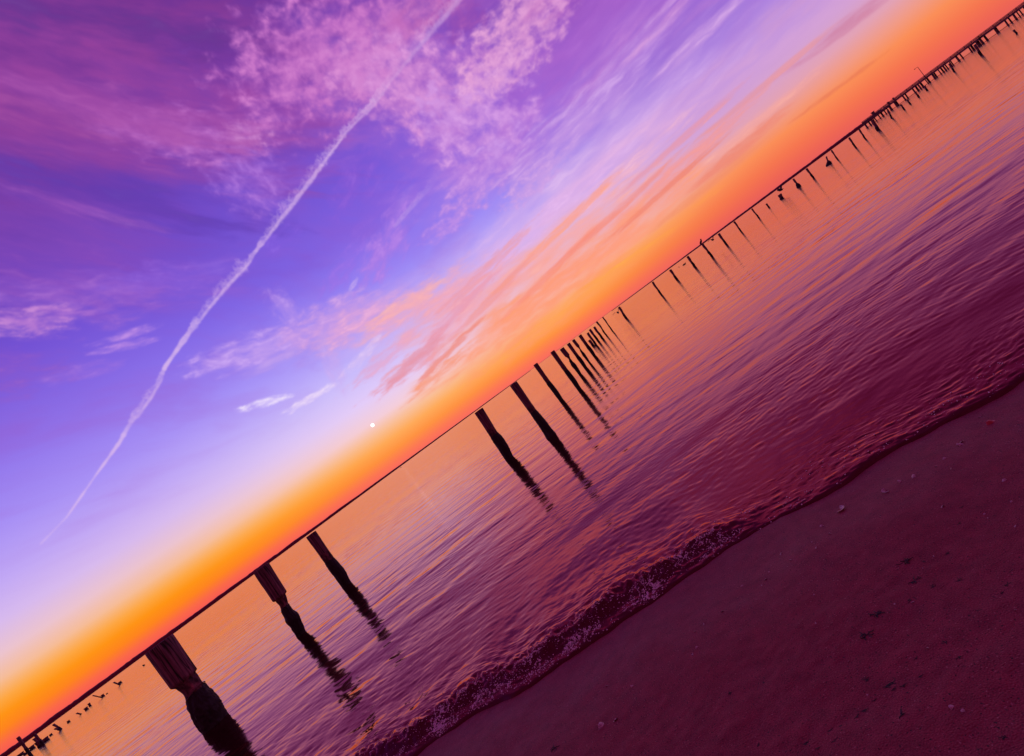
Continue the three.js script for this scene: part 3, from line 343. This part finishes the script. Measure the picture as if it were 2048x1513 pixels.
// ------------------------------------------------------------------ the pier on the right, its lamp mast and things on the deck
{
  const box = (w, h, d, x, y, z) => new THREE.BoxGeometry(w, h, d).translate(x, y, z);
  const A = [107.6, -142.2], ux = 0.541, uz = 0.841, turn = -Math.atan2(uz, ux), L = 56, along = (t, dz = 0) => [A[0] + ux * t - uz * dz, A[1] + uz * t + ux * dz];
  const pier = thing('pier', 'long low wooden pier with railing running out of frame on the right', 'pier', A[0], 0, A[1]); pier.rotation.y = turn;
  const pierWood = M.wood;
  mesh('deck', box(L, 0.34, 2.4, L / 2, 1.38, 0), pierWood, pier);
  mesh('top_rail', box(L, 0.12, 0.14, L / 2, 2.0, 1.1), pierWood, pier);
  mesh('middle_rail', box(L, 0.2, 0.06, L / 2, 1.79, 1.1), pierWood, pier);
  mesh('kick_board', box(L, 0.1, 0.06, L / 2, 1.606, 1.1), pierWood, pier);
  mesh('wale', box(L, 0.11, 0.14, L / 2, 0.12, 1.12), pierWood, pier);
  const r = rng(9), post = new THREE.CylinderGeometry(0.15, 0.17, 1.7, 10).translate(0, 0.45, 0), rail = box(0.1, 0.42, 0.1, 0, 1.752, 0);
  for (let x = 0.4; x < L; x += 1.1 + 2.0 * r() * r()) for (const dz of [0.85, -0.85]) { const q = mesh('support_post', post, pierWood, pier); q.position.set(x + (r() - 0.5) * 0.5, 0, dz); q.scale.x = q.scale.z = 0.55 + 0.8 * r(); q.rotation.z = (r() - 0.5) * 0.06; }
  for (let x = 0.1; x < L; x += 1.35) mesh('rail_post', rail, pierWood, pier).position.set(x, 0, 1.0);
  const at = along(14.5, -0.5), mast = thing('lamp_mast', 'thin lamp mast with a short arm rising above the pier', 'lamp post', at[0], 1.55, at[1]);
  mesh('pole', new THREE.CylinderGeometry(0.045, 0.07, 2.95, 10).translate(0, 1.475, 0), pierWood, mast);
  mesh('arm', box(0.8, 0.05, 0.05, -0.4, 2.97, 0), pierWood, mast); mesh('lamp_head', new THREE.SphereGeometry(0.15, 12, 8).scale(1.3, 0.5, 0.8).translate(-0.8, 2.94, 0), pierWood, mast);
  for (const [t, h, w, label] of [[2.6, 0.95, 0.6, 'bulky box standing on the pier near its left end'], [6.2, 0.66, 0.24, 'narrow post box on the pier, second from its left end'], [7.5, 0.74, 0.2, 'thin box on the pier, nearest the lamp mast']]) {
    const c = along(t, -0.3), b = thing('deck_box', label, 'box', c[0], 1.552, c[1], 'boxes on the pier'); b.rotation.y = turn; mesh('cabinet', box(w, h * 0.8, 0.35, 0, h * 0.4, 0), pierWood, b); mesh('lid', box(w * 1.3, h * 0.2, 0.45, 0, h * 0.9, 0), pierWood, b);
  }
}

// ------------------------------------------------------------------ birds
const plumage = new THREE.MeshStandardMaterial({ name: 'dusky feathers', color: new THREE.Color(0.05, 0.035, 0.04), roughness: 0.9 });
function birdBody(s) { return mergeGeometries([new THREE.SphereGeometry(1, 14, 10).scale(0.2 * s, 0.085 * s, 0.085 * s), new THREE.SphereGeometry(0.06 * s, 10, 8).translate(0.2 * s, 0.055 * s, 0), new THREE.ConeGeometry(0.02 * s, 0.08 * s, 8).rotateZ(-Math.PI / 2).translate(0.28 * s, 0.05 * s, 0), new THREE.ConeGeometry(0.06 * s, 0.16 * s, 8).rotateZ(Math.PI / 2).scale(1, 0.35, 1).translate(-0.24 * s, 0.01 * s, 0)]); }
function wing(s, side, lift) { const g = new THREE.BufferGeometry(), p = [], idx = []; const st = [[0, 0, 0.09], [0.22, 0.16 * lift, 0.085], [0.5, 0.1 * lift, 0.02]]; for (const [z, y, c] of st) for (const [dx, dy] of [[c, 0], [-c, 0], [0, 0.012]]) p.push((dx - z * 0.12) * s, (y + dy) * s, z * side * s); for (let k = 0; k < 2; k++) for (let i = 0; i < 3; i++) { const a = k * 3 + i, b = k * 3 + ((i + 1) % 3); idx.push(a, b, a + 3, b, b + 3, a + 3); } idx.push(6, 7, 8, 0, 2, 1); g.setAttribute('position', new THREE.Float32BufferAttribute(p, 3)); g.setIndex(idx); const o = g.toNonIndexed(); o.computeVertexNormals(); return o; }
[[33.57, 0.82, -58.82, 1.3, 0.9, 'gull flying low above the squat round stump'], [17.77, 0.93, -41.93, 0.8, 0.5, 'gull gliding between two piles right of the perched bird'], [8.41, 0.77, -38.94, 0.75, 0.4, 'tiny gull skimming left of the single pile in the gap']].forEach(([x, y, z, s, turn, label]) => {
  const b = thing('flying_gull', label, 'gull', x, y, z, 'gulls in flight'); b.rotation.set(0, turn + 1.1, 0.15); mesh('body', birdBody(s), plumage, b); for (const side of [1, -1]) mesh('wing', wing(s * 1.1, side, side > 0 ? 1.7 : 1.1), plumage, b);
});
{ const b = thing('perched_gull', 'small dark bird perched on top of the fourth pile after the gap', 'gull', 16.96, 1.11, -41.9); const g = birdBody(0.9); g.rotateZ(0.7).translate(0, 0.2, 0); mesh('body', g, plumage, b); for (const dz of [-0.03, 0.03]) mesh('leg', new THREE.CylinderGeometry(0.008, 0.008, 0.16, 6).translate(-0.02, 0.08, dz), plumage, b); }
[[37.4, -104.4, 1.6, 'right one of two dots of floating birds near the third pile'], [44, -126.3, 1.1, 'left one of two dots of floating birds near the third pile'], [-60.1, -74, 1.2, 'lone floating bird left of the thickest pile'], [-91.2, -367.9, 2.2, 'floating bird near the far shore, far left of the moon glitter']].forEach(([x, z, s, label], i) => {
  const b = thing('floating_bird', label, 'bird', x, 0.05 * s, z, 'birds afloat'); b.rotation.y = i * 1.3; mesh('body', birdBody(s), plumage, b);
});

// ------------------------------------------------------------------ the moon
{
  const m = mesh('moon', new THREE.SphereGeometry(23, 48, 32), new THREE.MeshStandardMaterial({ name: 'moonlit disc', color: 0x000000, emissive: new THREE.Color(1, 0.93, 0.95), emissiveIntensity: 2.4, roughness: 1 }));
  const az = -13.73 * D2R, el = 4.77 * D2R, d = 8000; m.position.set(d * Math.sin(az) * Math.cos(el), 1.15 + d * Math.sin(el), -d * Math.cos(az) * Math.cos(el)); m.castShadow = false;
  tag(m, 'small round white moon low above the orange band of sky', 'moon');
}

// ------------------------------------------------------------------ shells and scraps on the sand
const shellColour = colourTexture(128, 128, (u, v, c) => { const n = tiled((x, y) => fbm(x, y, 3), u, v, 6), k = 0.9 + 0.14 * Math.sin(v * 40) + 0.3 * n; c[0] = 214 * k; c[1] = 176 * k; c[2] = 172 * k; });
const shellMaterial = new THREE.MeshStandardMaterial({ name: 'pale shell', map: shellColour, roughness: 0.45, side: THREE.DoubleSide }), redShell = new THREE.MeshStandardMaterial({ name: 'red shell', color: new THREE.Color(0.5, 0.04, 0.04), roughness: 0.4 }), weedMaterial = new THREE.MeshStandardMaterial({ name: 'black seaweed', color: new THREE.Color(0.012, 0.006, 0.007), roughness: 0.6 }), brownWeed = new THREE.MeshStandardMaterial({ name: 'brown weed', color: new THREE.Color(0.05, 0.014, 0.01), roughness: 0.7 });
function valve(seed, broken) {                            // a ribbed cockle valve, hollow side down, about 1 across; broken ones lack a side
  const pos = [], uv = [], idx = [], A = 30, B = 9, n0 = broken ? 7 : 0;
  for (const inner of [0, 1]) for (let j = 0; j <= B; j++) for (let i = 0; i <= A; i++) {
    const t = j / B, a = lerp(-1.35, 1.35, i / A), rib = 1 + 0.035 * Math.cos(i * 2.1) * t, r = t * (0.62 + 0.06 * Math.cos(a * 2)) * rib * (1 + (broken ? 0.25 * noise(a * 2 + seed, seed) : 0.05 * noise(a, seed))), k = inner ? 0.92 : 1;
    pos.push(r * Math.sin(a), k * 0.34 * Math.sin(Math.min(1, 0.25 + t * 0.95) * Math.PI) ** 0.8 * (1 - 0.25 * t) - (inner ? 0.03 : 0), r * Math.cos(a) - 0.3); uv.push(i / A, t);
  }
  for (const inner of [0, 1]) { const o = inner * (A + 1) * (B + 1); for (let j = 0; j < B; j++) for (let i = n0; i < A; i++) { const a = o + j * (A + 1) + i, b = a + A + 1; idx.push(a, b, a + 1, a + 1, b, b + 1); } }
  const o = (A + 1) * (B + 1); for (let i = n0; i < A; i++) { const a = B * (A + 1) + i; idx.push(a, a + o, a + 1, a + 1, a + o, a + o + 1); }
  const g = new THREE.BufferGeometry(); g.setAttribute('position', new THREE.Float32BufferAttribute(pos, 3)); g.setAttribute('uv', new THREE.Float32BufferAttribute(uv, 2)); g.setIndex(idx); g.computeVertexNormals(); return g;
}
const VALVES = [valve(1, false), valve(4, true), valve(9, true), valve(13, false)];
function shell(x, z, size, label, group, k, material = shellMaterial, tip = 0) { const m = mesh('seashell', VALVES[k % 4], material); m.scale.setScalar(size); m.rotation.set(tip, k * 2.17, 0.12 * Math.sin(k * 3)); m.position.set(x, sandY(x, z) - size * 0.02 + Math.abs(tip) * size * 0.06, z); return tag(m, label, 'shell', group); }
shell(1.3, -2.089, 0.034, 'red shell lying alone near the water at the right edge', undefined, 3, redShell);
shell(0.718, -2.215, 0.042, 'largest oval shell by the swash, hollow side up', undefined, 4, shellMaterial, Math.PI);
shell(0.861, -2.127, 0.03, 'ringed shell right of the largest oval shell', undefined, 8, shellMaterial, Math.PI);
shell(0.956, -2.084, 0.026, 'shell with a dark shadow behind it above the ringed shell', undefined, 5);
shell(0.92, -2.118, 0.024, 'broken shell between the ringed and the shadowed one', undefined, 6);
shell(1.155, -2.079, 0.026, 'white broken shell below the red one', undefined, 9);
shell(1.173, -2.09, 0.018, 'small chip touching the white broken shell', undefined, 10);
shell(-0.453, -1.961, 0.034, 'lacy worn shell at the bottom of the smooth sand below the foam', undefined, 12);
shell(-0.398, -1.939, 0.022, 'small shell beside the lacy worn one', undefined, 13);
shell(0.325, -1.185, 0.014, 'larger one of the bright pair of shells near the bottom right corner', undefined, 15);
shell(0.333, -1.163, 0.011, 'smaller one of the bright pair of shells near the bottom right corner', undefined, 14);
shell(0.612, -2.192, 0.017, 'bright shell chip just left below the largest oval shell', undefined, 17);
shell(0.595, -2.092, 0.016, 'bright shell chip second below the largest oval shell', undefined, 18);
shell(0.852, -1.821, 0.014, 'pale shell left of a dark scrap, high on the right', undefined, 19);
shell(1.011, -1.738, 0.014, 'pale shell near the right edge above the grainy sand', undefined, 20);
// listed from right to left
const NTH = ['rightmost', 'second from the right', 'third from the right', 'fourth from the right', 'fifth from the right', 'sixth from the right', 'seventh from the right', 'eighth from the right', 'ninth from the right', 'tenth from the right', 'eleventh from the right', 'twelfth from the right'];
const nth = (i, n) => { const last = n - 1 - i; return i < 12 && i <= last ? NTH[i] : last < 12 ? NTH[last].replace('right', 'left') : `${i + 1}th from the right`; };
const WET_CHIPS = [[1.335, -2.18], [1.025, -1.974], [1.071, -2.055], [1.026, -2.044], [0.517, -2.068], [0.531, -2.125], [0.427, -2.113], [0.429, -2.205], [0.341, -2.139], [0.312, -2.11], [0.284, -2.096], [0.235, -2.189], [0.115, -2.116], [0.032, -2.119], [-0.037, -2.004], [-0.01, -2.111], [-0.063, -1.977], [-0.307, -2.053], [-0.401, -2.177]], DRY_CHIPS = [[0.604, -1.304], [0.852, -1.551], [0.936, -1.643], [1.042, -1.778], [0.858, -1.652], [0.869, -1.673], [0.413, -1.365], [0.667, -1.648], [0.615, -1.63], [0.504, -1.531], [0.471, -1.563], [0.23, -1.356], [0.267, -1.487], [0.291, -1.696], [0.366, -1.836]];
WET_CHIPS.forEach(([x, z], i) => shell(x, z, 0.009 + 0.006 * ((i * 7) % 5) / 5, `tiny pale shell chip, ${nth(i, WET_CHIPS.length)} of those on smooth wet sand`, 'tiny shell chips', i + 21));
DRY_CHIPS.forEach(([x, z], i) => shell(x, z, 0.006 + 0.004 * ((i * 3) % 4) / 4, `tiny pale shell chip, ${nth(i, DRY_CHIPS.length)} of those on grainy sand`, 'tiny shell chips', i + 50));

function clump(seed, stringy) {                            // a knot of weed, about 1 across
  const r = rng(seed * 101), parts = [], n = stringy ? 7 : 12;
  for (let k = 0; k < n; k++) { const a = r() * 6.28, q = 0.5 * r(), p = []; let x = q * Math.cos(a), z = q * Math.sin(a) * (stringy ? 0.3 : 1), y = 0.05, h = stringy ? (r() - 0.5) * 0.7 : r() * 6.28; for (let i = 0; i < 5; i++) { p.push(new THREE.Vector3(x, Math.max(0.02, y), z)); x += 0.17 * Math.cos(h); z += 0.17 * Math.sin(h); y += (r() - 0.45) * (stringy ? 0.08 : 0.16); h += (r() - 0.5) * 1.5; } parts.push(new THREE.TubeGeometry(new THREE.CatmullRomCurve3(p), 8, stringy ? 0.035 : 0.06, 5)); }
  return mergeGeometries(parts);
}
const KNOTS = [clump(1, false), clump(2, false), clump(3, true), clump(4, true)];
function scrap(x, z, size, k, label, group, material = weedMaterial, turn = 0) { const m = mesh('seaweed_scrap', KNOTS[k % 4], material); m.scale.set(size * 0.72, size * 0.45, size * 0.72); m.rotation.y = turn; m.position.set(x, sandY(x, z), z); return tag(m, label, 'seaweed', group); }
scrap(0.416, -1.571, 0.03, 0, 'black knot of seaweed, right one of the two darkest on the sand', undefined);
scrap(0.351, -1.526, 0.03, 1, 'black knot of seaweed, left lower one of the two darkest on the sand', undefined, weedMaterial, 1);
scrap(0.566, -1.602, 0.026, 1, 'black knot of seaweed below the brown scrap', undefined, weedMaterial, 2);
scrap(0.608, -1.695, 0.034, 0, 'brown seaweed scrap on the right of the beach', undefined, brownWeed, 0.5);
scrap(-0.648, -2.02, 0.026, 1, 'black seaweed scrap at the bottom edge below the foam', undefined, weedMaterial, 0.8);
scrap(0.275, -1.341, 0.04, 2, 'longest black strand of seaweed in the wrack line', undefined, weedMaterial, -0.2);
scrap(0.446, -1.343, 0.02, 3, 'forked strand of weed at the upper end of the wrack line', undefined, weedMaterial, 1.2);
scrap(0.24, -1.243, 0.03, 3, 'stringy strand of weed left of the bright shell pair', undefined, weedMaterial, 0.4);
const SCRAP_SPOTS = [[0.335, -1.067], [0.662, -1.384], [0.638, -1.374], [0.562, -1.373], [0.431, -1.286], [0.625, -1.503], [0.813, -1.708], [0.868, -1.766], [0.693, -1.624], [0.574, -1.54], [0.639, -1.657], [0.371, -1.364], [0.502, -1.543], [0.257, -1.399], [0.062, -1.629], [-0.051, -1.434], [-0.032, -1.671]], WRACK_SPOTS = [[0.34, -1.307], [0.297, -1.315], [0.277, -1.32], [0.229, -1.334], [0.194, -1.326], [0.172, -1.322], [0.132, -1.328], [0.097, -1.303], [0.105, -1.337], [0.058, -1.316], [0.043, -1.348]];
SCRAP_SPOTS.forEach(([x, z], i) => scrap(x, z, 0.012 + 0.006 * ((i * 5) % 4) / 4, i, `small dark seaweed scrap, ${nth(i, SCRAP_SPOTS.length)} of those lying singly on sand`, 'small seaweed scraps', weedMaterial, i * 1.7));
WRACK_SPOTS.forEach(([x, z], i) => scrap(x, z, 0.016 + 0.008 * ((i * 5) % 3) / 3, 2 + (i % 2), `thin dark strand of weed, ${nth(i, WRACK_SPOTS.length)} of the wrack line`, 'strands of the wrack line', weedMaterial, -0.35 + 0.3 * Math.sin(i * 4)));

renderer.render(scene, camera);
